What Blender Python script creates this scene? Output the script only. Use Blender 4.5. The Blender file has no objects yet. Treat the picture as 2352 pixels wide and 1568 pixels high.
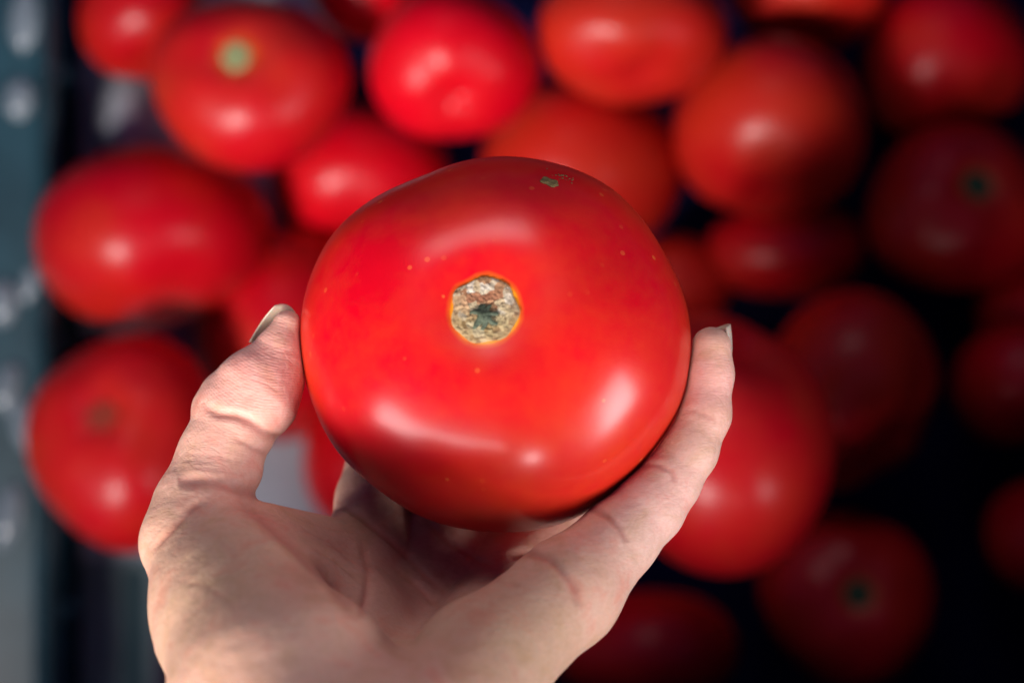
import bpy, bmesh, math, random
import numpy as np
from mathutils import Matrix, Vector

# ------------------------------------------------------------------ camera, world, lamps, exposure
SC = bpy.context.scene
COL = SC.collection
PITCH = math.radians(32)                       # the display slants towards the buyer, the lens looks square at it
RW = Matrix.Rotation(PITCH, 4, 'X')            # display frame -> world
DIST = 0.45

cam_d = bpy.data.cameras.new('camera'); cam = bpy.data.objects.new('camera', cam_d); COL.objects.link(cam)
cam_d.sensor_width = 36.0; cam_d.lens = 36.0 * DIST / 0.2352
cam_d.clip_start = 0.01; cam_d.clip_end = 50
cam.matrix_world = RW @ Matrix.Translation((0, 0, DIST))
cam_d.dof.use_dof = True; cam_d.dof.focus_distance = 0.438
cam_d.dof.aperture_fstop = 6.6; cam_d.dof.aperture_blades = 0
SC.camera = cam

world = bpy.data.worlds.new('World'); SC.world = world; world.use_nodes = True
bg = world.node_tree.nodes['Background']
bg.inputs['Color'].default_value = (0.10, 0.13, 0.55, 1); bg.inputs['Strength'].default_value = 0.23

def lamp(name, pos, aim, sx, sy, power, col, spread=180):
    l = bpy.data.lights.new(name, 'AREA'); l.shape = 'RECTANGLE'; l.size = sx; l.size_y = sy
    l.energy = power; l.color = col; l.spread = math.radians(spread)
    o = bpy.data.objects.new(name, l); COL.objects.link(o)
    p = RW @ Vector(pos); q = RW @ Vector(aim)
    o.rotation_mode = 'QUATERNION'; o.location = p
    o.rotation_quaternion = (q - p).to_track_quat('-Z', 'Y')
    return o
# shop-front windows behind the buyer, low: they give the bright marks on the lower half of every tomato
lamp('window_light_left',  (-.38, -.34, .34), (-.03, .03, .10), 0.30, 0.20, .58, (1, .95, .92), 50)
lamp('window_light_front', (-.22, -.43, .49), (-.02, .03, .10), 0.36, 0.13, .44, (1, .95, .92), 46)
lamp('window_light_small', (.15, -.50, .44), (0, .02, .08), 0.085, 0.085, .10, (1, .94, .94), 50)
lamp('window_light_right', (.50, -.23, .30), (0, .01, .08), 0.16, 0.30, .52, (.97, .97, 1), 60)
# ceiling lamp over the far edge, and the pale hall on the far side of the display
lamp('ceiling_lamp', (-.13, .56, .46), (-.05, .0, .04), 0.44, 0.26, .165, (1, .95, .92), 40)
lamp('hall_light', (-.25, 1.0, .75), (-.04, .05, -.1), 0.9, 0.6, .26, (.95, .92, 1), 120)
# added lamp, no known source, brightening the left half of the crate
lamp('bed_fill_lamp', (-.46, -.52, .52), (-.055, .11, -.40), 0.22, 0.14, .51, (1, .93, .88), 33)

vs = SC.view_settings
vs.view_transform = 'Standard'; vs.look = 'None'; vs.gamma = 1.0; vs.exposure = 0.0; vs.use_curve_mapping = False
SC.render.engine = 'CYCLES'
SC.cycles.use_denoising = True
SC.cycles.max_bounces = 8

# ------------------------------------------------------------------ helpers
def P(px, py, zcm):
    """display-frame point (cm): px, py on the 2352x1568 study grid of the photograph, zcm towards the lens"""
    k = (45.0 - zcm) / 45.0
    return np.array([(px - 1176) * .01 * k, (784 - py) * .01 * k, zcm])

def tag(o, label=None, cat=None, group=None, kind=None):
    if label: o['label'] = label
    if cat: o['category'] = cat
    if group: o['group'] = group
    if kind: o['kind'] = kind
    return o

def mesh_obj(name, verts, faces, mat=None, parent=None, smooth=True):
    me = bpy.data.meshes.new(name)
    me.from_pydata([tuple(v) for v in verts], [], [tuple(f) for f in faces])
    me.update()
    if smooth: me.polygons.foreach_set('use_smooth', [True] * len(me.polygons))
    if mat: me.materials.append(mat)
    o = bpy.data.objects.new(name, me); COL.objects.link(o)
    if parent: o.parent = parent
    return o

class NT:
    """tiny node-tree helper"""
    def __init__(s, name):
        s.m = bpy.data.materials.new(name); s.m.use_nodes = True; s.t = s.m.node_tree
        s.b = s.t.nodes['Principled BSDF']
    def n(s, typ, **kw):
        nd = s.t.nodes.new(typ)
        for k, v in kw.items():
            if hasattr(nd, k): setattr(nd, k, v)
        return nd
    def l(s, a, b): s.t.links.new(a, b)
    def set(s, **kw):
        for k, v in kw.items(): s.b.inputs[k.replace('_', ' ')].default_value = v
    def coord(s, out='Object'): return s.n('ShaderNodeTexCoord').outputs[out]
    def noise(s, vec, scale, detail=3, rough=.5, dist=0):
        nd = s.n('ShaderNodeTexNoise'); nd.inputs['Scale'].default_value = scale
        nd.inputs['Detail'].default_value = detail; nd.inputs['Roughness'].default_value = rough
        nd.inputs['Distortion'].default_value = dist
        s.l(vec, nd.inputs['Vector']); return nd.outputs['Fac']
    def voro(s, vec, scale, feature='F1', out='Distance', rand=1):
        nd = s.n('ShaderNodeTexVoronoi', feature=feature); nd.inputs['Scale'].default_value = scale
        nd.inputs['Randomness'].default_value = rand
        s.l(vec, nd.inputs['Vector']); return nd.outputs[out]
    def ramp(s, fac, stops, interp='LINEAR'):
        nd = s.n('ShaderNodeValToRGB'); cr = nd.color_ramp; cr.interpolation = interp
        while len(cr.elements) < len(stops): cr.elements.new(.5)
        for e, (p, c) in zip(cr.elements, stops):
            e.position = p; e.color = c if len(c) == 4 else (*c, 1)
        s.l(fac, nd.inputs['Fac']); return nd.outputs['Color']
    def mix(s, fac, a, b, mode='MIX'):
        nd = s.n('ShaderNodeMix', data_type='RGBA', blend_type=mode)
        for v, i in ((fac, 0), (a, 6), (b, 7)):
            if hasattr(v, 'is_linked') or hasattr(v, 'links'): s.l(v, nd.inputs[i])
            else: nd.inputs[i].default_value = v if i == 0 else (*v, 1) if len(v) == 3 else v
        return nd.outputs[2]
    def math(s, op, a, b=None, c=None):
        nd = s.n('ShaderNodeMath', operation=op)
        for i, v in enumerate((a, b, c)):
            if v is None: continue
            if hasattr(v, 'links'): s.l(v, nd.inputs[i])
            else: nd.inputs[i].default_value = v
        return nd.outputs[0]
    def bump(s, h, strength, dist, prev=None):
        nd = s.n('ShaderNodeBump'); nd.inputs['Strength'].default_value = strength
        nd.inputs['Distance'].default_value = dist; s.l(h, nd.inputs['Height'])
        if prev: s.l(prev, nd.inputs['Normal'])
        return nd.outputs['Normal']

# ------------------------------------------------------------------ materials
def tomato_mat(name, red, orange, amount, halo, seed, specks=True, rough=.36, spec=.14, belt=None, coat=.23):
    t = NT(name); co = t.coord()
    mp = t.n('ShaderNodeMapping'); mp.inputs['Location'].default_value = (seed * 1.7, seed * .9, seed * 2.3)
    t.l(co, mp.inputs['Vector']); v = mp.outputs['Vector']
    big = t.noise(v, 22, 3, .55)
    fine = t.noise(v, 320, 3, .6)
    f = t.math('ADD', t.math('MULTIPLY', big, .82), t.math('MULTIPLY', fine, .18))
    fac = t.ramp(f, [(.5 - amount * .25, (0, 0, 0)), (.70 - amount * .1, (1, 1, 1))])
    c = t.mix(fac, red, orange)
    if belt:                                     # unripe orange belt towards the widest part
        sb = t.n('ShaderNodeSeparateXYZ'); t.l(co, sb.inputs[0])
        bz = t.math('ADD', sb.outputs[2], t.math('MULTIPLY', t.math('SUBTRACT', t.noise(v, 55, 3), .5), .02))
        by = t.ramp(t.math('MULTIPLY_ADD', sb.outputs[1], 12.0, .5), [(.1, (0, 0, 0)), (.65, (1, 1, 1))])
        c = t.mix(t.math('MULTIPLY', t.ramp(bz, [(0, (.8, .8, .8)), (.019, (0, 0, 0))]), by), c, belt)
    if halo:
     # yellow ring of skin round the stem scar: a colour of the fruit, by distance from its stem axis
     sep = t.n('ShaderNodeSeparateXYZ'); t.l(co, sep.inputs[0])
     r2 = t.math('SQRT', t.math('ADD', t.math('POWER', sep.outputs[0], 2), t.math('POWER', sep.outputs[1], 2)))
     wob = t.math('MULTIPLY', t.math('SUBTRACT', t.noise(co, 140, 2), .5), .0022)
     rr = t.math('ADD', r2, wob)
     h1, h2, h3 = halo
     hal = t.ramp(t.math('DIVIDE', rr, h3), [(h1 / h3, (1, 1, 1)), (h2 / h3, (.25, .25, .25)), (1.0, (0, 0, 0))])
     up = t.math('GREATER_THAN', sep.outputs[2], 0.0)
     c = t.mix(t.math('MULTIPLY', hal, up), c, (.74, .27, .010))
    if specks:
        d = t.voro(v, 260); rnd = t.voro(v, 260, out='Color')
        sr = t.n('ShaderNodeSeparateXYZ'); t.l(rnd, sr.inputs[0])
        dot = t.math('MULTIPLY', t.math('LESS_THAN', d, .16), t.math('GREATER_THAN', sr.outputs[0], .72))
        patch = t.ramp(t.noise(v, 45, 2), [(.45, (0, 0, 0)), (.62, (1, 1, 1))])
        c = t.mix(t.math('MULTIPLY', t.math('MULTIPLY', dot, patch), .30), c, (.85, .23, .05))
        d2 = t.voro(v, 62); rn2 = t.voro(v, 62, out='Color')
        s2 = t.n('ShaderNodeSeparateXYZ'); t.l(rn2, s2.inputs[0])
        dot2 = t.math('MULTIPLY', t.math('LESS_THAN', d2, .045), t.math('GREATER_THAN', s2.outputs[1], .55))
        c = t.mix(t.math('MULTIPLY', dot2, .3), c, (.85, .30, .10))
    t.l(c, t.b.inputs['Base Color'])
    t.set(Roughness=rough, IOR=1.45, Specular_IOR_Level=spec, Coat_Weight=.48, Coat_Roughness=coat, Coat_IOR=1.4)
    t.set(Subsurface_Weight=.06, Subsurface_Scale=.004, Subsurface_Radius=(1, .12, .06))
    nb = t.bump(t.noise(v, 60, 2), .18, .002)
    nb = t.bump(t.noise(v, 900, 2), .05, .0004, nb)
    t.l(nb, t.b.inputs['Normal'])
    return t.m

def scar_mat():
    t = NT('corky_stem_scar'); co0 = t.coord()
    nz = t.n('ShaderNodeTexNoise'); nz.inputs['Scale'].default_value = 420; t.l(co0, nz.inputs['Vector'])
    ad = t.n('ShaderNodeVectorMath', operation='MULTIPLY_ADD'); t.l(nz.outputs['Color'], ad.inputs[0]); ad.inputs[1].default_value = (.0022,) * 3; t.l(co0, ad.inputs[2])
    co = ad.outputs[0]
    d = t.voro(co, 560); e = t.voro(co, 560, out='Color')
    se = t.n('ShaderNodeSeparateXYZ'); t.l(e, se.inputs[0])
    c = t.ramp(se.outputs[0], [(0, (.22, .085, .045)), (.25, (.40, .21, .11)), (.40, (.40, .31, .19)), (.7, (.46, .39, .28)), (1, (.60, .54, .46))])
    sep = t.n('ShaderNodeSeparateXYZ'); t.l(co0, sep.inputs[0])
    low = t.ramp(t.math('MULTIPLY_ADD', sep.outputs[1], 90.0, .5), [(.25, (1, 1, 1)), (.62, (0, 0, 0))])
    c = t.mix(t.math('MULTIPLY', low, .8), c, t.ramp(se.outputs[1], [(0, (.20, .15, .06)), (.5, (.36, .28, .13)), (1, (.46, .38, .20))]))
    r = t.math('SQRT', t.math('ADD', t.math('POWER', sep.outputs[0], 2), t.math('POWER', sep.outputs[1], 2)))
    spots = t.math('MULTIPLY', t.math('LESS_THAN', t.voro(co, 520), .34), t.ramp(r, [(.0042, (0, 0, 0)), (.0058, (1, 1, 1))]))
    c = t.mix(t.math('MULTIPLY', spots, .85), c, (.085, .03, .022))
    c = t.mix(t.ramp(r, [(.0066, (0, 0, 0)), (.0078, (.6, .6, .6))]), c, (.26, .14, .06))
    t.l(c, t.b.inputs['Base Color']); t.set(Roughness=.8, Specular_IOR_Level=.2)
    t.l(t.bump(t.math('ADD', t.noise(co, 700, 4, .6), t.math('MULTIPLY', d, .8)), .8, .0005), t.b.inputs['Normal'])
    return t.m

def simple_mat(name, col, rough=.6, nscale=0, var=.15, bump=0, spec=.4, metallic=0):
    t = NT(name); co = t.coord()
    if nscale:
        f = t.noise(co, nscale, 4, .6)
        c = t.ramp(f, [(.25, tuple(x * (1 - var) for x in col)), (.75, tuple(min(1, x * (1 + var)) for x in col))])
        t.l(c, t.b.inputs['Base Color'])
        if bump: t.l(t.bump(f, bump, .001), t.b.inputs['Normal'])
    else: t.b.inputs['Base Color'].default_value = (*col, 1)
    t.set(Roughness=rough, Specular_IOR_Level=spec, Metallic=metallic)
    return t.m

def skin_mat():
    t = NT('skin'); co = t.coord()
    at = t.n('ShaderNodeAttribute', attribute_name='skin_tone_shade').outputs['Color']
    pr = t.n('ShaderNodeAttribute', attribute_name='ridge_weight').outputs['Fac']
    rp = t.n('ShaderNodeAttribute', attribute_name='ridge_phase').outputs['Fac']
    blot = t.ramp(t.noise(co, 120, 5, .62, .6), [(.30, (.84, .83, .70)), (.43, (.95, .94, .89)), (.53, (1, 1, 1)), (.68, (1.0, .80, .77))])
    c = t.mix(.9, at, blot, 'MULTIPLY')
    fine = t.noise(co, 900, 3, .6)
    c = t.mix(.45, c, t.ramp(fine, [(.3, (.84, .78, .76)), (.7, (1, 1, 1))]), 'MULTIPLY')
    # papillary ridges on the pads
    ph = t.math('ADD', rp, t.math('MULTIPLY', t.noise(co, 110, 3), 16.0))
    ridge = t.math('MULTIPLY', t.math('SINE', ph), pr)
    c = t.mix(t.math('MULTIPLY', t.math('ADD', t.math('MULTIPLY', ridge, .5), 0.0), .12), c, (.95, .78, .70))
    t.l(c, t.b.inputs['Base Color'])
    t.set(Roughness=.5, Specular_IOR_Level=.36, IOR=1.4)
    t.set(Subsurface_Weight=.20, Subsurface_Scale=.005, Subsurface_Radius=(1, .30, .16))
    # skin lines: stretched cells
    mp = t.n('ShaderNodeMapping'); mp.inputs['Rotation'].default_value = (0, 0, .5); mp.inputs['Scale'].default_value = (.45, 1.5, 1)
    t.l(co, mp.inputs['Vector'])
    cells = t.voro(mp.outputs['Vector'], 750, 'DISTANCE_TO_EDGE')
    cells = t.ramp(cells, [(0, (0, 0, 0)), (.22, (1, 1, 1))])
    nb = t.bump(cells, .09, .0004)
    nb = t.bump(t.noise(mp.outputs['Vector'], 260, 4, .65), .14, .0012, nb)
    nz2 = t.n('ShaderNodeTexNoise'); nz2.inputs['Scale'].default_value = 160; t.l(co, nz2.inputs['Vector'])
    wv = t.n('ShaderNodeVectorMath', operation='MULTIPLY_ADD'); t.l(nz2.outputs['Color'], wv.inputs[0]); wv.inputs[1].default_value = (.006,) * 3; t.l(mp.outputs['Vector'], wv.inputs[2])
    lines = t.ramp(t.voro(wv.outputs[0], 210, 'DISTANCE_TO_EDGE'), [(0, (0, 0, 0)), (.07, (1, 1, 1))])
    keep = t.ramp(t.noise(co, 70, 2), [(.42, (0, 0, 0)), (.58, (1, 1, 1))])
    nb = t.bump(t.math('MULTIPLY', t.math('SUBTRACT', lines, 1.0), keep), .09, .0006, nb)
    nb = t.bump(t.noise(co, 85, 3, .55), .30, .003, nb)
    nb = t.bump(t.math('MULTIPLY', ridge, t.math('MULTIPLY_ADD', t.noise(co, 200, 2), 1.6, -.35)), .07, .0004, nb)
    t.l(nb, t.b.inputs['Normal'])
    return t.m

RED = (.52, .0006, .008); ORANGE = (.55, .027, .007)
M_held = tomato_mat('held_tomato_skin', RED, ORANGE, .45, (.0072, .0078, .0088), 3.1, belt=(.50, .034, .008))
M_bg = [tomato_mat('tomato_skin_%s' % n, r, o, a, hl, s, specks=False, rough=.42, coat=.30)
        for hl in (None, (.004, .006, .011))
        for n, r, o, a, s in (('ripe', (.56, .0012, .010), (.54, .026, .010), .4, 1.0),
                              ('scarlet', (.70, .0006, .012), (.66, .008, .011), .25, 5.0),
                              ('orange', (.58, .003, .009), (.55, .024, .010), .8, 9.0))]
M_scar = scar_mat()
M_green = simple_mat('dried_green_stem', (.055, .072, .042), .7, 900, .5, .5)
M_scar_bg = simple_mat('pale_stem_scar', (.30, .33, .15), .7, 600, .4, .4)
M_scar_dk = simple_mat('green_stem_scar', (.035, .075, .03), .7, 600, .4, .4)
M_scar_dull = simple_mat('dull_stem_scar', (.30, .03, .012), .7, 600, .4, .4)
M_scab = simple_mat('olive_scab', (.15, .10, .032), .75, 700, .6, .8)
M_skin = skin_mat()
M_nail = NT('fingernail'); M_nail.set(Base_Color=(.56, .42, .32, 1), Roughness=.32, Subsurface_Weight=.3, Subsurface_Scale=.002); M_nail = M_nail.m
M_plastic = simple_mat('navy_crate_plastic', (.004, .006, .045), .6, 40, .3, .05, .25)
M_teal = simple_mat('teal_crate_plastic', (.020, .068, .088), .38, 40, .3, .08, .6)
M_wall = simple_mat('deep_teal_crate_plastic', (.03, .13, .18), .4, 40, .3, .05)
M_boss = simple_mat('pale_glint_plastic', (.22, .27, .30), .2, 40, .2, .05, .6)  # pale colour carries the glints of the rim
M_paper = simple_mat('grey_paper_liner', (.40, .42, .48), .8, 30, .15, .3, .2)
M_panel = simple_mat('grey_teal_print', (.14, .20, .22), .6, 60, .2)
M_tprint = simple_mat('teal_print', (.02, .07, .09), .6, 60, .2)
M_pprint = simple_mat('dark_purple_print', (.035, .006, .05), .6, 60, .2)

# ------------------------------------------------------------------ crate, liner
def disp(o, loc_cm=(0, 0, 0), rot=None):
    """put an object given in the display frame into the world"""
    m = RW @ Matrix.Translation(Vector([c * .01 for c in loc_cm]))
    if rot is not None: m = m @ rot
    o.matrix_world = m
    return o

def box(bm, x0, x1, y0, y1, z0, z1):
    r = bmesh.ops.create_cube(bm, size=1)
    bmesh.ops.scale(bm, vec=(x1 - x0, y1 - y0, z1 - z0), verts=r['verts'])
    bmesh.ops.translate(bm, vec=((x0 + x1) / 2, (y0 + y1) / 2, (z0 + z1) / 2), verts=r['verts'])

def bm_obj(name, bm, mat, parent=None, bevel=0, smooth=True):
    if bevel: bmesh.ops.bevel(bm, geom=bm.edges[:], offset=bevel, segments=3, affect='EDGES', profile=.6)
    me = bpy.data.meshes.new(name); bm.to_mesh(me); bm.free()
    if smooth: me.polygons.foreach_set('use_smooth', [True] * len(me.polygons))
    me.materials.append(mat)
    o = bpy.data.objects.new(name, me); COL.objects.link(o)
    if parent: o.parent = parent
    return o

FLOOR = -.475                                   # crate floor in the display frame (m)
bm = bmesh.new(); box(bm, -1.0, 1.0, -.6, 1.0, FLOOR - .030, FLOOR - .010)
shelf = bm_obj('display_shelf', bm, simple_mat('dark_shelf_board', (.03, .034, .045), .7, 12, .3, .1)); disp(shelf)
tag(shelf, 'dark slanted market shelf under the crate', 'shelf', kind='structure')
crate = bpy.data.objects.new('produce_crate', None); COL.objects.link(crate); disp(crate)
tag(crate, 'dark teal plastic crate holding the loose tomatoes, its glossy rim at the left', 'crate')
bm = bmesh.new(); box(bm, -.205, .36, -.27, .27, FLOOR - .006, FLOOR); bm_obj('floor_panel', bm, M_plastic, crate)
bm = bmesh.new(); box(bm, -.205, .36, -.232, -.224, FLOOR - .006, FLOOR + .495); bm_obj('front_shade_board', bm, M_plastic, crate, .002)  # unseen board, made tall to shade the near tomatoes
bm = bmesh.new(); box(bm, .285, .293, -.224, .27, FLOOR - .006, FLOOR + .36); bm_obj('shade_divider', bm, M_plastic, crate, .002)  # unseen divider, added to keep the right window's light off the heap
# left side wall: posts and rails with open slots
bm = bmesh.new(); box(bm, -.214, -.205, -.27, .27, FLOOR - .006, FLOOR + .075); bm_obj('side_wall', bm, M_wall, crate, .002)
bm = bmesh.new(); box(bm, -.262, -.203, -.27, .27, FLOOR + .075, FLOOR + .083)
rim = bm_obj('rim', bm, M_teal, crate, .003)
bm = bmesh.new(); box(bm, -.2032, -.1985, -.27, .27, FLOOR + .070, FLOOR + .086); bm_obj('rim_lip', bm, M_teal, rim, .003)
for y, x, r in ((.138, -.2090, .0085), (.104, -.2115, .0085), (.0165, -.2185, .0080), (.0245, -.2070, .0048),
                (-.020, -.2165, .0075), (-.036, -.2090, .0078), (-.075, -.2160, .0085)):
    bm = bmesh.new()
    bmesh.ops.create_uvsphere(bm, u_segments=24, v_segments=12, radius=r)
    bmesh.ops.scale(bm, vec=(.8, 1.0 + 70 * abs(y) % .9, .55), verts=bm.verts)
    bmesh.ops.rotate(bm, cent=(0, 0, 0), matrix=Matrix.Rotation(90 * y % 1.0 - .5, 3, 'Z'), verts=bm.verts)
    o = bm_obj('glint_boss', bm, M_boss, rim); o.location = (x, y, FLOOR + .0835)  # pale bosses added where the rim glints
for k in range(9):
    y = -.24 + k * .06
    bm = bmesh.new(); box(bm, -.2055, -.200, y - .004, y + .004, FLOOR, FLOOR + .074); bm_obj('wall_rib', bm, M_wall, crate, .0015)

def sheet(name, x0, x1, y0, y1, z, mat, parent=None, amp=.0015, nx=30, ny=60, seed=0, folds=()):
    rnd = np.random.RandomState(seed); ph = rnd.rand(6) * 6
    vs_, fs = [], []
    for j in range(ny + 1):
        for i in range(nx + 1):
            x = x0 + (x1 - x0) * i / nx; y = y0 + (y1 - y0) * j / ny
            up = sum(hh * math.exp(-((x - fx) / wx) ** 2 - ((y - fy) / wy) ** 2) for fx, fy, wx, wy, hh in folds)
            vs_.append((x, y, z + up + amp * (math.sin(x * 60 + ph[0] + 20 * y) + math.sin(y * 45 + ph[1]) + .5 * math.sin(x * 130 - y * 90 + ph[2]))))
    for j in range(ny):
        for i in range(nx):
            a = j * (nx + 1) + i; fs.append((a, a + 1, a + nx + 2, a + nx + 1))
    return mesh_obj(name, vs_, fs, mat, parent)
liner = sheet('paper_liner', -.199, -.083, -.262, .262, FLOOR + .020, M_paper, nx=50, ny=110, folds=((-.171, .098, .018, .028, .030), (-.186, -.005, .008, .010, .02)))
disp(liner); tag(liner, 'grey paper sheet lining the crate floor under the leftmost tomatoes', 'paper liner')
sheet('printed_panel', -.1985, -.1642, -.262, -.100, FLOOR + .0207, M_panel, liner, nx=50)
sheet('printed_stripe', -.1785, -.1700, -.262, -.105, FLOOR + .0222, M_tprint, liner, nx=50)
sheet('printed_block', -.1640, -.1300, -.262, -.105, FLOOR + .0222, M_pprint, liner, nx=50)

# ------------------------------------------------------------------ tomatoes
# outline of the held tomato round its middle (study-grid px)
OUT = np.array([(1146,364),(1248,375),(1351,408),(1419,448),(1482,519),(1533,607),(1572,698),(1585,772),(1578,852),(1561,931),(1499,1028),
 (1413,1119),(1322,1181),(1226,1209),(1135,1211),(1032,1198),(941,1164),(862,1107),(788,1045),(737,960),(706,874),(691,783),(694,715),
 (714,636),(754,550),(816,488),(890,442),(964,414),(1032,385),(1089,370)], float)
CX, CY = 1138., 787.
_dx = (OUT[:, 0] - CX) * .01; _dy = (CY - OUT[:, 1]) * .01 / .985
_a = np.arctan2(_dy, _dx); _r = np.hypot(_dx, _dy); _o = np.argsort(_a); _a, _r = _a[_o], _r[_o]
def R_held(a):
    aa = np.concatenate([_a - 2 * np.pi, _a, _a + 2 * np.pi]); rr = np.concatenate([_r] * 3)
    a = (np.asarray(a) + np.pi) % (2 * np.pi) - np.pi
    s = 0; w = 0
    for d in np.linspace(-.22, .22, 9):
        k = math.exp(-(d / .12) ** 2); s = s + k * np.interp(a + d, aa, rr); w += k
    return s / w * 1.003
H_UP, H_DN = 3.25, 3.55
T_AX = Matrix.Rotation(math.radians(-13.5), 4, 'X') @ Matrix.Rotation(math.radians(-4), 4, 'Y')
T_C = np.array([(CX - 1176) * .01, (784 - CY) * .01, 0.])

def profile(t, hu, hd, p=.86):
    s, c = np.sin(t), np.cos(t)
    r = np.abs(s) ** p
    z = np.where(c > 0, hu * np.abs(c) ** .92, -hd * np.abs(c) ** .95)
    return r, z

def tomato_verts(Rf, hu, hd, dimple, dw, lob, nl, ph, na=96, nt=64, bdimple=.12, lobd=.25):
    a = np.linspace(0, 2 * np.pi, na, endpoint=False); t = np.linspace(0.02, np.pi - .02, nt)
    A, T = np.meshgrid(a, t)
    r, z = profile(T, hu, hd)
    R = Rf(A)
    sh = np.exp(-((T - .75) / .45) ** 2)
    lobes = 1 + lob * sh * (np.cos(nl * A + ph) + .5 * np.cos((nl - 2) * A + 2 * ph))
    rr = R * r
    Z = z * lobes
    Z = Z - np.where(np.cos(T) > 0, dimple * np.exp(-(rr / dw) ** 2) * (1 + lobd * np.cos(nl * A + ph) * (rr / dw).clip(0, 1)), 0)
    Z = Z + np.where(np.cos(T) < 0, bdimple * np.exp(-(rr / (dw * .8)) ** 2), 0)
    V = np.stack([rr * np.cos(A), rr * np.sin(A), Z], -1).reshape(-1, 3)
    V = np.vstack([V, [[0, 0, Z[0].mean()]], [[0, 0, Z[-1].mean()]]])
    F = []
    for j in range(nt - 1):
        for i in range(na):
            i2 = (i + 1) % na; F.append((j * na + i, (j + 1) * na + i, (j + 1) * na + i2, j * na + i2))
    n0 = na * nt
    for i in range(na):
        i2 = (i + 1) % na
        F.append((n0, i, i2)); F.append((n0 + 1, (nt - 1) * na + i2, (nt - 1) * na + i))
    return V * .01, F, float(Z[0].mean()) * .01

def scar_mesh(name, rad, z0, mat, parent, seed, segs=48, rings=12, rough=.00035, dome=.0012, dimple=.005, dw=.011):
    """irregular corky disc seated in the stem hollow"""
    rnd = np.random.RandomState(seed); k = rnd.randn(6) * .022; ph = rnd.rand(6) * 6.28
    V = [(0, 0, z0 + dome)]; F = []
    for j in range(1, rings + 1):
        f = j / rings
        for i in range(segs):
            a = 2 * math.pi * i / segs
            rr = rad * f * (1 + f * sum(k[q] * math.cos((q + 2) * a + ph[q]) for q in range(6)))
            bowl = dimple * (1 - math.exp(-(rr / dw) ** 2))
            z = z0 + bowl + dome * (1 - f ** 3) * .9 - (.0009 if j == rings else 0) + rnd.randn() * rough * (j < rings)
            V.append((rr * math.cos(a), rr * math.sin(a), z))
    for i in range(segs): F.append((0, 1 + i, 1 + (i + 1) % segs))
    for j in range(rings - 1):
        for i in range(segs):
            a = 1 + j * segs + i; b = 1 + j * segs + (i + 1) % segs
            F.append((a, a + segs, b + segs, b))
    return mesh_obj(name, V, F, mat, parent)

# the tomato in the hand
V, F, z0 = tomato_verts(R_held, H_UP, H_DN, .33, 1.15, .008, 5, .8, 256, 150, lobd=.05)
held = mesh_obj('tomato', V, F, M_held)
disp(held, T_C, T_AX)
tag(held, 'large glossy red beefsteak tomato held up in the hand, stem scar facing us', 'tomato')
sc_ = scar_mesh('stem_scar', .0075, z0, M_scar, held, 4, 96, 26, .00016, .0011, .0033, .0115)
# dried green star in the middle of the scar
bm = bmesh.new()
rnd = random.Random(8)
for k, (ang, ln, w) in enumerate(((1.57, .0026, .0024), (-1.57, .0030, .0019), (.45, .0031, .0016), (-.45, .0033, .0017), (2.70, .0032, .0017), (3.75, .0035, .0016), (.95, .0029, .0015), (2.1, .0026, .0013), (-2.0, .0027, .0013))):
    n = 6; top, bot = [], []
    for i in range(n + 1):
        f = i / n; wv = w * (1 - .62 * f) * (1 + .25 * rnd.uniform(-1, 1)); d = ln * f
        ca, sa = math.cos(ang + .25 * math.sin(f * 3 + k)), math.sin(ang + .25 * math.sin(f * 3 + k))
        for s, lst in ((1, top), (-1, bot)):
            lst.append(bm.verts.new((d * ca - s * wv * .5 * sa, d * sa + s * wv * .5 * ca - .0015, z0 + .00125 + .0005 * (1 - f) - .0002 * f)))
    for i in range(n): bm.faces.new((top[i], bot[i], bot[i + 1], top[i + 1]))
star = bm_obj('stem_remnant', bm, M_green, sc_)
md = star.modifiers.new('thick', 'SOLIDIFY'); md.thickness = .0007; md.offset = 0
# scab near the upper edge
def held_point(px, py):
    """surface point + normal of the held tomato under a study-grid pixel (front side)"""
    Mi = np.array((Matrix.Translation(Vector(T_C)) @ T_AX).to_3x3()); Vw = (V * 100) @ Mi.T + T_C
    k = (45 - Vw[:, 2]) / 45; q = np.stack([Vw[:, 0] / k * 100 + 1176, 784 - Vw[:, 1] / k * 100], 1)
    d = np.hypot(q[:, 0] - px, q[:, 1] - py) + np.where(Vw[:, 2] < -.3, 1e4, 0)
    return Vector(V[int(np.argmin(d))])
p0 = held_point(1262, 417)
bm = bmesh.new(); bmesh.ops.create_icosphere(bm, subdivisions=4, radius=.0018)
nrm = Vector((p0.x / .045 ** 2, p0.y / .045 ** 2, p0.z / .034 ** 2)).normalized()
rn = np.random.RandomState(2)
for v in bm.verts:
    s = 1 + .18 * math.sin(v.co.x * 2600 + 1) * math.cos(v.co.y * 2200) + rn.randn() * .03
    v.co = Vector((v.co.x * s * 1.15, v.co.y * s * .85, v.co.z * .22 * s))
scab = bm_obj('scab', bm, M_scab, held); scab.rotation_mode = 'QUATERNION'
scab.rotation_quaternion = nrm.to_track_quat('Z', 'Y'); scab.location = p0
p1 = held_point(1283, 402); bm = bmesh.new()
for k in range(26):
    r_ = bmesh.ops.create_icosphere(bm, subdivisions=1, radius=.00010 + .00022 * rn.rand())
    bmesh.ops.scale(bm, vec=(1.4, 1.4, .4), verts=r_['verts'])
    bmesh.ops.translate(bm, vec=(rn.randn() * .0014, rn.randn() * .0009, -.00002), verts=r_['verts'])
s2 = bm_obj('scab_crumbs', bm, M_scab, held); s2.rotation_mode = 'QUATERNION'; s2['kind'] = 'stuff'
nrm1 = Vector((p1.x / .045 ** 2, p1.y / .045 ** 2, p1.z / .034 ** 2)).normalized()
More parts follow.
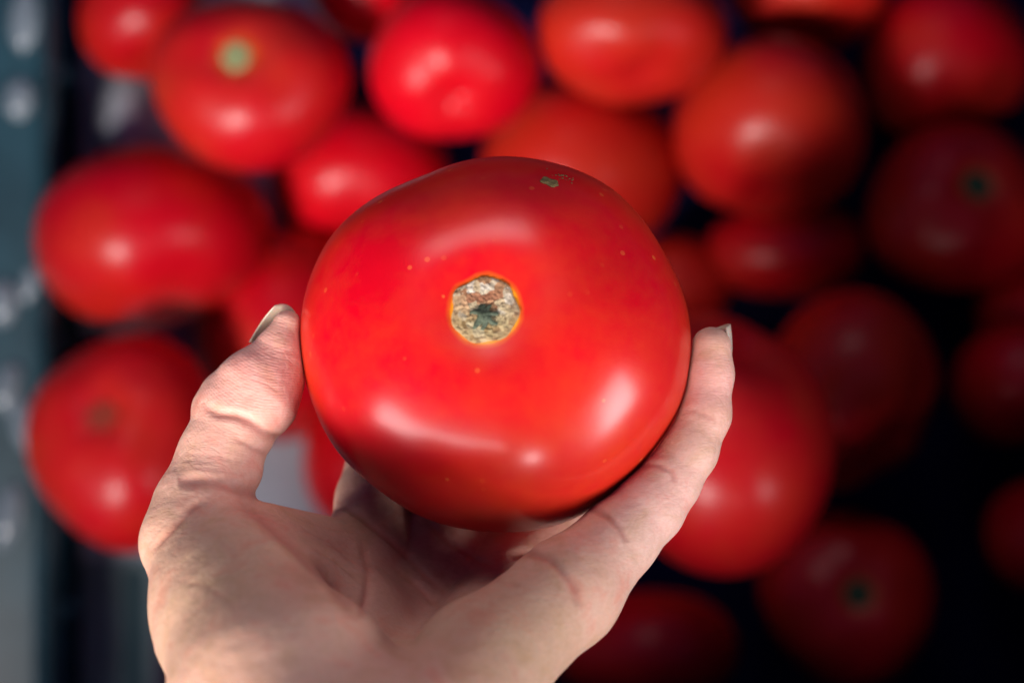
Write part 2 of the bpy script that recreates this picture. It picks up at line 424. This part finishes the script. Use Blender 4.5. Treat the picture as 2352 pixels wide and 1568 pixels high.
s2.rotation_quaternion = nrm1.to_track_quat('Z', 'Y'); s2.location = p1

# loose tomatoes in the crate: (px, py, rx, ry, z guess cm, material, stem tilt (deg about x, about y), scar kind, lobes, label)
LOOSE = [
 (575, 190, 215, 192, -36, 0, (-14, -4), 1, .02, 'bright red tomato with pale green stem scar, top left of the heap'),
 (1040, 150, 186, 165, -36, 1, (40, 2), 0, .025, 'vivid scarlet tomato with pointed lower end, directly above the held tomato'),
 (1640, 1010, 268, 285, -25, 0, (-60, 20), 0, .01, 'big bright tomato close behind the little fingertip at right'),
 (1450, 82, 205, 145, -36, 2, (50, 8), 0, .03, 'orange-red tomato with one oblong shine, top edge right of centre'),
 (1770, 298, 207, 195, -37, 2, (62, -6), 0, .03, 'squarish orange-red tomato with two shine spots, upper right'),
 (348, 548, 258, 196, -37, 0, (70, 14), 0, .03, 'wide red tomato with twin shine spots at the left side'),
 (285, 1012, 208, 236, -37, 0, (-22, -6), 2, .02, 'dull dark red tomato left of the thumb'),
 (2200, 478, 200, 190, -39, 0, (-16, 4), 3, .03, 'dim tomato with green stem scar at the right edge'),
 (668, 775, 212, 232, -38, 0, (75, 10), 0, .02, 'red tomato peeping out above the thumb tip'),
 (1950, 895, 192, 215, -39, 2, (40, 30), 0, .045, 'brownish red tomato with deep crease, right of the big bright tomato'),
 (1805, 577, 176, 105, -40, 0, (80, 5), 0, .02, 'small flattened dark red tomato between two larger ones at right'),
 (830, 415, 192, 158, -41, 1, (60, 0), 0, .03, 'smooth vivid red tomato just above left of the held tomato'),
 (1325, 392, 222, 190, -41, 2, (70, -6), 0, .02, 'matte orange tomato right behind the top of the held tomato'),
 (330, 40, 140, 135, -41, 0, (65, 8), 0, .02, 'dull red tomato cut off by the top left corner'),
 (845, -30, 128, 118, -40, 1, (-40, 70), 1, .02, 'red tomato with yellowish patch at the top edge, left of centre'),
 (1862, -35, 180, 138, -39, 2, (70, 0), 0, .02, 'orange-red tomato cut off by the top edge at right'),
 (2170, 145, 188, 168, -41, 0, (60, 6), 0, .04, 'dark maroon tomato in the top right corner'),
 (1560, 655, 110, 108, -42, 2, (60, 0), 0, .02, 'small orange-red tomato beside the right flank of the held tomato'),
 (900, 1070, 195, 180, -40, 1, (60, 0), 0, .02, 'red tomato glimpsed in the gap between thumb and held tomato'),
 (1945, 1370, 190, 195, -42, 0, (-10, 0), 3, .03, 'nearly black red tomato with stem scar, lower right'),
 (1490, 1490, 205, 130, -42, 0, (70, 0), 0, .02, 'very dark tomato at the bottom edge below the little finger'),
 (2345, 880, 150, 135, -42, 0, (70, 8), 0, .03, 'dim red tomato on the right edge at mid height'),
 (2375, 720, 125, 115, -40, 0, (70, 0), 0, .03, 'dark tomato sliver above the dim one on the right edge'),
 (2420, 1235, 150, 135, -43, 0, (70, 0), 0, .03, 'almost black tomato sliver low on the right edge'),
]
placed = []
for i, (px, py, rx, ry, z, mi, (tx, ty), sk, lob, lab) in enumerate(LOOSE):
    zz = float(z); r_mid = 0
    for _ in range(60):                         # sink it until it no longer cuts into those already lying there
        k = (45 - zz) / 45 * .01 * 1.075; a, b = rx * k, ry * k
        c = P(px, py, zz); ok = True
        for (c2, a2, b2) in placed:
            d = c - c2; dxy = math.hypot(d[0], d[1]) + 1e-6
            u, v = abs(d[0]) / dxy, abs(d[1]) / dxy
            ra = a * u + b * v; rb = a2 * u + b2 * v
            h1, h2 = min(a, b), min(a2, b2)
            if (dxy / (ra + rb)) ** 2 + (d[2] / (.86 * (h1 + h2))) ** 2 < .80: ok = False; break
        if ok: break
        zz -= .3
        if zz < -44.5: break
    placed.append((c, a, b))
    rs = np.random.RandomState(100 + i); e1, e2, p1_, p2_ = rs.rand() * .05, .015 + rs.rand() * .035, rs.rand() * 6, rs.rand() * 6
    R0 = (a + b) / 2
    stem_front = abs(tx) < 30 and abs(ty) < 30
    rad = lambda A: R0 * (1 + e1 * np.cos(2 * A + p1_) + e2 * np.cos(3 * A + p2_))
    Vv, Ff, zc = tomato_verts(rad, R0 * .80, R0 * .84, R0 * .10, R0 * .24, lob, 5, rs.rand() * 6)
    rot = Matrix.Rotation(math.radians(tx), 4, 'X') @ Matrix.Rotation(math.radians(ty), 4, 'Y')
    Vr = Vv @ np.array(rot.to_3x3()).T          # bring the seen outline to the measured width and height
    sx = a * .01 / np.abs(Vr[:, 0]).max(); sy = b * .01 / np.abs(Vr[:, 1]).max()
    Rl = np.array(rot.to_3x3()); S = np.diag([sx, sy, (sx + sy) / 2])
    Vv = Vv @ (Rl.T @ S @ Rl).T                 # squash is baked into the fruit's own shape
    o = mesh_obj('tomato', Vv, Ff, M_bg[mi + (3 if sk in (1, 3) else 0)]); disp(o, c, rot)
    tag(o, lab, 'tomato', 'loose tomatoes in the crate')
    if sk:
        s_ = scar_mesh('stem_scar', R0 * .01 * .15, zc * (sx + sy) / 2 + .0006, (None, M_scar_bg, M_scar_dull, M_scar_dk)[sk], o, i, 32, 8, .0002, .001, R0 * .001, R0 * .0024)

# ------------------------------------------------------------------ the hand
def rc(p, a, b, ra, rb, flat=None):
    """tapered capsule; flat = (direction, factor) squeezes it along a direction"""
    a = np.asarray(a, np.float32); b = np.asarray(b, np.float32)
    q = p - a; ba = b - a; f = 1.0
    if flat is not None:
        n = np.asarray(flat[0], np.float32); n = n / np.linalg.norm(n); f = flat[1]
        q = q + (1 / f - 1) * (q @ n)[:, None] * n; ba = ba + (1 / f - 1) * (ba @ n) * n
    t = np.clip(q @ ba / (ba @ ba), 0, 1)
    d = np.linalg.norm(q - t[:, None] * ba, axis=1) - (ra + t * (rb - ra))
    return d * (f if f < 1 else 1)

def smin(a, b, k):
    h = np.clip(.5 + .5 * (b - a) / k, 0, 1)
    return b + (a - b) * h - k * h * (1 - h)

def chain(p, pts, k=.18):
    d = None
    for (a, ra, fa), (b, rb, fb) in zip(pts[:-1], pts[1:]):
        e = rc(p, a, b, ra, rb, fa)
        d = e if d is None else smin(d, e, k)
    return d

TM = np.array((Matrix.Translation(Vector(T_C)) @ T_AX).inverted())
def tomato_sdf(p):
    q = p @ TM[:3, :3].T.astype(np.float32) + TM[:3, 3].astype(np.float32)
    a = np.arctan2(q[:, 1], q[:, 0]); R = R_held(a).astype(np.float32)
    h = np.where(q[:, 2] > 0, H_UP, H_DN)
    x = np.hypot(q[:, 0], q[:, 1]) / R; z = np.abs(q[:, 2]) / h
    s = (x ** 2.3 + z ** 2.15 + 1e-9) ** (1 / 2.22)
    return (s - 1) * (R * x + h * z) / (x + z + 1e-6)

TH_N = (.42, .12, -.90)       # thumb is flat along this
THUMB = [(P(660, 750, .25), .37, (TH_N, .82)), (P(637, 820, .35), .605, (TH_N, .80)), (P(588, 898, .45), .97, (TH_N, .80)),
         (P(543, 962, .55), .97, (TH_N, .84)), (P(503, 1055, .8), .96, (TH_N, .9)), (P(462, 1170, 1.3), 1.08, None), (P(436, 1245, 1.8), 1.02, None)]
PINKY = [(P(1634, 797, .35), .46, None), (P(1631, 860, .40), .52, None), (P(1618, 952, .55), .585, None), (P(1583, 1035, .75), .63, None),
         (P(1535, 1108, .9), .70, None), (P(1490, 1165, 1.1), .80, None), (P(1420, 1238, 1.5), .88, None), (P(1300, 1362, 2.5), 1.13, None)]
INDEX = [(P(1000, 610, -4.2), .62, None), (P(950, 770, -4.5), .72, None), (P(890, 1000, -3.9), .84, None), (P(862, 1150, -2.6), .95, None), (P(850, 1285, -1.4), 1.1, None)]
MIDDLE = [(P(1130, 560, -4.2), .64, None), (P(1120, 750, -4.9), .76, None), (P(1085, 990, -4.5), .88, None), (P(1010, 1310, -1.5), 1.1, None)]
RING = [(P(1490, 690, -2.7), .62, None), (P(1465, 850, -3.1), .70, None), (P(1395, 1045, -2.75), .80, None), (P(1335, 1165, -2.5), .82, None), (P(1160, 1345, -1.2), 1.0, None)]

def hand_sdf(p):
    p = p.astype(np.float32)
    # palm
    d = smin(rc(p, P(850, 1295, -1.5), P(800, 1510, 1.0), 1.05, 1.2), rc(p, P(800, 1510, 1.0), P(750, 1775, 6.0), 1.2, 1.75), .6)
    d = smin(d, rc(p, P(1010, 1315, -1.5), P(905, 1520, .7), 1.0, 1.15), .5)
    d = smin(d, rc(p, P(905, 1520, .7), P(840, 1800, 5.5), 1.15, 1.6), .6)
    d = smin(d, rc(p, P(1165, 1355, -1.0), P(900, 1800, 5.8), 1.0, 1.5), .5)
    d = smin(d, rc(p, P(1300, 1362, 2.5), P(1105, 1527, 4.4), 1.13, 1.30), .5)
    d = smin(d, rc(p, P(1105, 1527, 4.4), P(950, 1760, 7.4), 1.30, 1.65), .5)
    d = smin(d, rc(p, P(436, 1245, 1.8), P(545, 1400, 3.0), 1.02, 1.75), .45)            # thenar
    d = smin(d, rc(p, P(545, 1400, 3.0), P(660, 1610, 5.6), 1.80, 2.22), .6)
    d = smin(d, rc(p, P(660, 1610, 5.6), P(725, 1800, 7.4), 2.1, 1.9), .8)
    d = smin(d, rc(p, P(610, 1235, .9), P(800, 1290, -.7), .78, .95), .75)               # web of the thumb
    d = smin(d, rc(p, P(560, 1330, 2.0), P(800, 1420, 1.2), 1.3, 1.2), .8)
    d = smin(d, rc(p, P(1000, 1270, -2.4), P(1170, 1310, -1.9), .85, .85), .5)
    # wrist and forearm
    d = smin(d, rc(p, P(770, 1820, 6.9), (-3.2, -18.5, 10.4), 2.25, 2.3), .9)
    d = smin(d, rc(p, P(900, 1820, 6.9), (-1.9, -18.5, 10.4), 2.15, 2.2), .9)
    th = chain(p, THUMB)
    th = smin(th, rc(p, P(642, 866, .45), P(612, 928, .7), .58, .66), .25)               # ball of the thumb
    th = smin(th, rc(p, P(512, 907, .1), P(500, 937, .1), .52, .57), .25)                # its knuckle
    th = smin(th, rc(p, P(548, 1000, .9), P(575, 1018, .9), .42, .38), .12)              # folds below it
    th = smin(th, rc(p, P(505, 1062, 1.0), P(552, 1082, 1.0), .60, .48), .14)
    out = smin(d, th, .40)
    for ch, k in ((PINKY, .40), (INDEX, .55), (MIDDLE, .55), (RING, .55)):
        e = smin(d, chain(p, ch), k)
        out = e if out is None else np.minimum(out, e)
    # skin gives where it presses on the fruit
    t = .0 - tomato_sdf(p)
    h = np.clip(.5 - .5 * (out - t) / .10, 0, 1)
    return out + (t - out) * h + .10 * h * (1 - h)

def surface_nets(f, org, h):
    s = f < 0
    nx, ny, nz = f.shape
    acc = np.zeros((nx - 1, ny - 1, nz - 1, 3), np.float32); cnt = np.zeros((nx - 1, ny - 1, nz - 1), np.float32)
    cor = [(i, j, k) for i in (0, 1) for j in (0, 1) for k in (0, 1)]
    sl = lambda c: tuple(slice(c[q], f.shape[q] - 1 + c[q]) for q in range(3))
    for a in cor:
        for ax in range(3):
            if a[ax]: continue
            b = list(a); b[ax] = 1; b = tuple(b)
            fa, fb = f[sl(a)], f[sl(b)]
            m = (fa < 0) != (fb < 0)
            t = np.where(m, fa / np.where(m, fa - fb, 1), 0)
            for q in range(3):
                acc[..., q] += np.where(m, a[q] + (t if q == ax else 0), 0)
            cnt += m
    act = cnt > 0
    idx = np.full(act.shape, -1, np.int64); idx[act] = np.arange(act.sum())
    ijk = np.argwhere(act)
    v = (ijk + acc[act] / cnt[act][:, None]) * h + org
    quads = []
    for ax in range(3):
        o1, o2 = (ax + 1) % 3, (ax + 2) % 3
        lo = [slice(0, n - 1) if q == ax else slice(1, n - 1) for q, n in enumerate(f.shape)]
        hi = [slice(1, n) if q == ax else slice(1, n - 1) for q, n in enumerate(f.shape)]
        A, B = s[tuple(lo)], s[tuple(hi)]
        e = np.argwhere(A != B)
        base = e.copy(); base[:, o1] += 1; base[:, o2] += 1
        fl = A[A != B]
        def at(d1, d2):
            c = base.copy(); c[:, o1] += d1; c[:, o2] += d2
            return idx[c[:, 0], c[:, 1], c[:, 2]]
        q = np.stack([at(-1, -1), at(0, -1), at(0, 0), at(-1, 0)], 1)
        q[~fl] = q[~fl][:, ::-1]
        quads.append(q)
    return v, np.vstack(quads)

HS = .10
lo = np.array([-9.2, -17.0, -6.2]); hi = np.array([6.2, 4.2, 13.6])
nx, ny, nz = [int(math.ceil((hi[q] - lo[q]) / HS)) for q in range(3)]
gx = lo[0] + HS * np.arange(nx); gy = lo[1] + HS * np.arange(ny); gz = lo[2] + HS * np.arange(nz)
# coarse pass first, then only the blocks near the surface
F3 = np.full((nx, ny, nz), 5.0, np.float32)
B = 10
for i0 in range(0, nx, B):
    cs = [(i0, j0, k0) for j0 in range(0, ny, B) for k0 in range(0, nz, B)]
    ctr = np.array([(gx[min(i + B // 2, nx - 1)], gy[min(j + B // 2, ny - 1)], gz[min(k + B // 2, nz - 1)]) for i, j, k in cs])
    dc = hand_sdf(ctr)
    for (i, j, k), d0 in zip(cs, dc):
        if d0 < -1.6: F3[i:i + B, j:j + B, k:k + B] = -5
    near = [c for c, d0 in zip(cs, dc) if -1.6 <= d0 < 1.6]
    if not near: continue
    blocks = [np.stack(np.meshgrid(gx[i:i + B], gy[j:j + B], gz[k:k + B], indexing='ij'), -1) for i, j, k in near]
    allp = np.vstack([b.reshape(-1, 3) for b in blocks]); vals = hand_sdf(allp); o_ = 0
    for (i, j, k), b in zip(near, blocks):
        n = b.shape[0] * b.shape[1] * b.shape[2]
        F3[i:i + B, j:j + B, k:k + B] = vals[o_:o_ + n].reshape(b.shape[:3]); o_ += n
F3[:, :, -1] = np.maximum(F3[:, :, -1], .01); F3[:, 0, :] = np.maximum(F3[:, 0, :], .01)
hv, hq = surface_nets(F3, lo, HS)

def subdivide(v, q):
    """one quad -> four"""
    e = np.sort(np.concatenate([q[:, [0, 1]], q[:, [1, 2]], q[:, [2, 3]], q[:, [3, 0]]]), 1)
    ue, inv = np.unique(e, axis=0, return_inverse=True); inv = inv.reshape(-1)
    n, m = len(v), len(q)
    em = v[ue].mean(1); fc = v[q].mean(1)
    E = [n + inv[i * m:(i + 1) * m] for i in range(4)]; C = n + len(ue) + np.arange(m)
    nq = np.concatenate([np.stack([q[:, 0], E[0], C, E[3]], 1), np.stack([q[:, 1], E[1], C, E[0]], 1),
                         np.stack([q[:, 2], E[2], C, E[1]], 1), np.stack([q[:, 3], E[3], C, E[2]], 1)])
    return np.vstack([v, em, fc]), nq

def grad(p, eps=.03):
    g = np.stack([hand_sdf(p + eps * np.eye(3)[q]) - hand_sdf(p - eps * np.eye(3)[q]) for q in range(3)], 1)
    return g / (np.linalg.norm(g, axis=1, keepdims=True) + 1e-9)
hv, hq = subdivide(hv, hq)
g = grad(hv)
inner = (hv[:, 2] < hi[2] - .25)
for _ in range(2):
    d = np.clip(hand_sdf(hv), -.1, .1); hv = hv - (d * inner)[:, None] * g * .9

# creases, furrows and soft swellings of the palm side: (points on the study grid, depth cm, width cm, z range)
CREASES = [
 ([(462,922),(496,948),(542,954),(575,968),(603,990),(650,1012),(680,1025)], .085, .08),
 ([(540,1008),(565,1018),(590,1036),(625,1048)], .03, .05),
 ([(420,1040),(500,1046),(570,1062)], .008, .03),
 ([(410,1072),(490,1076),(560,1092)], .008, .03),
 ([(408,1104),(460,1102),(510,1110),(550,1125),(600,1146)], .12, .11),
 ([(345,1270),(391,1216),(420,1187),(443,1167),(475,1148)], .07, .06),
 ([(500,1150),(560,1156),(600,1184),(640,1220),(671,1246),(704,1282),(746,1322),(786,1374),(825,1420)], .10, .12),
 ([(545,862),(600,876),(650,905)], .010, .02), ([(570,850),(610,862),(655,880)], .008, .02),
 ([(1560,950),(1591,941),(1618,952),(1650,968)], .025, .05),
 ([(1470,1072),(1509,1066),(1540,1081),(1552,1110)], .035, .05), ([(1490,1040),(1530,1048)], .012, .04),
 ([(1350,1165),(1395,1185),(1422,1212),(1442,1245)], .055, .06),
 ([(1165,1275),(1213,1268),(1262,1282),(1312,1335),(1332,1395)], .07, .08),
 ([(770,1145),(847,1202),(891,1235),(930,1272),(967,1308),(1030,1370)], .055, .06),
 ([(970,1180),(1013,1232),(1057,1258),(1100,1288),(1140,1300)], .055, .06),
 ([(830,1235),(846,1302),(842,1368),(822,1420)], .04, .07),
 ([(735,1170),(790,1165),(850,1190)], .04, .05),
 ([(690,1215),(760,1245),(820,1300)], .018, .03), ([(660,1180),(730,1205),(800,1225)], .014, .025), ([(700,1250),(770,1290),(835,1340)], .014, .03),
 ([(900,1300),(960,1345),(1010,1400)], .03, .05), ([(1080,1340),(1140,1330),(1200,1345)], .02, .05), ([(440,1200),(500,1230),(560,1300)], .012, .05), ([(400,1330),(470,1340),(560,1400)], .010, .06),
]
kk = (45 - hv[:, 2]) / 45
qx = hv[:, 0] / kk * 100 + 1176; qy = 784 - hv[:, 1] / kk * 100
view = np.array([0, 0, 45.]) - hv; view /= np.linalg.norm(view, axis=1, keepdims=True)
facing = np.clip(((g * view).sum(1) + .15) / .35, 0, 1)
disp_n = np.zeros(len(hv)); groove = np.zeros(len(hv))
visible = (hv[:, 2] > -2.2)
for pts, dep, wid in CREASES:
    pts = np.array(pts, float)
    # smooth the polyline
    tt = np.linspace(0, len(pts) - 1, 8 * len(pts)); px_ = np.interp(tt, range(len(pts)), pts[:, 0]); py_ = np.interp(tt, range(len(pts)), pts[:, 1])
    for _ in range(4):
        px_[1:-1] = (px_[:-2] + 2 * px_[1:-1] + px_[2:]) / 4; py_[1:-1] = (py_[:-2] + 2 * py_[1:-1] + py_[2:]) / 4
    best = np.full(len(hv), 1e9); tb = np.zeros(len(hv))
    m = (qx > px_.min() - 70) & (qx < px_.max() + 70) & (qy > py_.min() - 70) & (qy < py_.max() + 70) & visible & (facing > 0)
    ids = np.where(m)[0]
    for s in range(len(px_) - 1):
        ax, ay, bx_, by_ = px_[s], py_[s], px_[s + 1], py_[s + 1]
        L2 = (bx_ - ax) ** 2 + (by_ - ay) ** 2 + 1e-9
        t = np.clip(((qx[ids] - ax) * (bx_ - ax) + (qy[ids] - ay) * (by_ - ay)) / L2, 0, 1)
        d = np.hypot(qx[ids] - ax - t * (bx_ - ax), qy[ids] - ay - t * (by_ - ay)) * .01 * kk[ids]
        u = d < best[ids]; best[ids] = np.where(u, d, best[ids]); tb[ids] = np.where(u, (s + t) / (len(px_) - 1), tb[ids])
    fade = np.clip(np.minimum(tb, 1 - tb) / .18, 0, 1) ** .7 * facing
    w = best / (wid * 1.2); fade = fade * (.88 + .12 * np.sin(tb * 8 + wid * 300))
    prof = -np.exp(-w ** 2) + .13 * np.exp(-((w - 2.2) / 1.3) ** 2)
    disp_n[ids] += (1.0 * dep * prof * fade)[ids]
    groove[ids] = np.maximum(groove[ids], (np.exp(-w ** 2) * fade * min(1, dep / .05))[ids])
hv = hv + g * disp_n[:, None]

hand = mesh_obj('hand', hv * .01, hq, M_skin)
disp(hand)
tag(hand, 'bare left hand, palm up, thumb and fingers cupped round the large red tomato', 'hand')
# skin tone per vertex: pinker pads and knuckle folds, yellower palm heel; some light and shade painted in
def gauss(c, r): return np.exp(-((hv - c) ** 2).sum(1) / (r * r))
tone = np.tile(np.array([.64, .365, .270]), (len(hv), 1))
def tint(w, c):
    global tone
    tone = tone * (1 - w[:, None]) + np.array(c) * w[:, None]
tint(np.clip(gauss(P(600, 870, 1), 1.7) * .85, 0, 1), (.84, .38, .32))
tint(np.clip(gauss(P(560, 1080, 1.5), 1.1) * .5, 0, 1), (.78, .38, .30))
tint(gauss(P(1470, 1160, 1.6), 1.9) * .75, (.66, .43, .355))
tint(gauss(P(500, 1035, 1.4), 1.1) * .8, (.82, .47, .36))  # thumb shaft brightened in colour, in place of light
tint(gauss(P(1620, 880, 1), 1.0) * .65, (.78, .37, .33))
tint(gauss(P(1520, 1130, 1.4), .9) * .45, (.76, .38, .32))
tint(gauss(P(1280, 1250, 2), 1.0) * .5, (.72, .34, .24))
tint(gauss(P(560, 1380, 4.5), 2.6) * .9, (.50, .322, .212))  # heel is yellower skin, also darkened in colour for shade
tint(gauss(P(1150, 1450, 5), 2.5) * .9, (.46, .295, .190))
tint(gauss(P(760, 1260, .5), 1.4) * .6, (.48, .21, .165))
tint(gauss(P(950, 1330, .5), 2.2) * .9, (.27, .10, .09))  # hollow of the palm: its shade painted into the tone
tint(groove * .6, (.42, .13, .10))  # creases darkened in colour to deepen their shade
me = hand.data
ca = me.attributes.new('skin_tone_shade', 'FLOAT_COLOR', 'POINT'); ca.data.foreach_set('color', np.hstack([tone, np.ones((len(hv), 1))]).astype(np.float32).ravel())
tip = P(657, 720, .3); ip = P(570, 940, .5)
axis = (tip - ip) / np.linalg.norm(tip - ip); side = np.cross(axis, [0, 0, 1.]); side /= np.linalg.norm(side)
s_al = (hv - ip) @ axis; s_si = (hv - ip) @ side
phase = (s_al - .28 * s_si ** 2) / .068 * 2 * math.pi
wgt = np.clip(gauss(P(610, 850, 1), 1.35) * 1.6, 0, 1)
ax2 = P(1634, 797, .4) - P(1618, 952, .55); ax2 /= np.linalg.norm(ax2)
phase = np.where(hv[:, 0] > 2, (hv - P(1618, 952, .55)) @ ax2 / .06 * 2 * math.pi, phase)
wgt = np.maximum(wgt, gauss(P(1630, 830, .8), .7) * .8); wgt = np.maximum(wgt, .25 * gauss(P(520, 1100, 1.5), 1.2))
for nm, arr in (('ridge_phase', phase), ('ridge_weight', wgt)):
    a_ = me.attributes.new(nm, 'FLOAT', 'POINT'); a_.data.foreach_set('value', arr.astype(np.float32))

def nail(base, tipv, nrm, w, curve, thick=.045, n=14, m=12, label=None):
    """curved nail plate from base to free edge (cm, display frame)"""
    u = tipv - base; L = np.linalg.norm(u); u = u / L; nrm = np.array(nrm, float); nrm -= u * (nrm @ u); nrm /= np.linalg.norm(nrm)
    s = np.cross(u, nrm); V, F = [], []
    for lay in (0, 1):
        for j in range(m + 1):
            f = j / m
            for i in range(n + 1):
                a = (i / n - .5) * 2; ww = w * (1 - .18 * f ** 3)
                edge = L * f * (1 - .10 * a * a * f)
                V.append(base + u * edge + s * a * ww + nrm * (-curve * a * a + .05 * math.sin(f * math.pi) - lay * thick))
    N = (n + 1) * (m + 1)
    for j in range(m):
        for i in range(n):
            a = j * (n + 1) + i; F.append((a, a + 1, a + n + 2, a + n + 1)); F.append((N + a, N + a + n + 1, N + a + n + 2, N + a + 1))
    ring = [i for i in range(n + 1)] + [j * (n + 1) + n for j in range(1, m + 1)] + [m * (n + 1) + i for i in range(n - 1, -1, -1)] + [j * (n + 1) for j in range(m - 1, 0, -1)]
    for a, b in zip(ring, ring[1:] + ring[:1]): F.append((a, N + a, N + b, b))
    o = mesh_obj('fingernail', np.array(V) * .01, F, M_nail, hand)
    return o
nail(P(604, 796, -.36), P(663, 701, -.06), (-.35, -.05, -.93), .37, .14)
nail(P(1672, 860, .05), P(1676, 744, -.02), (.93, .08, -.30), .42, .22)
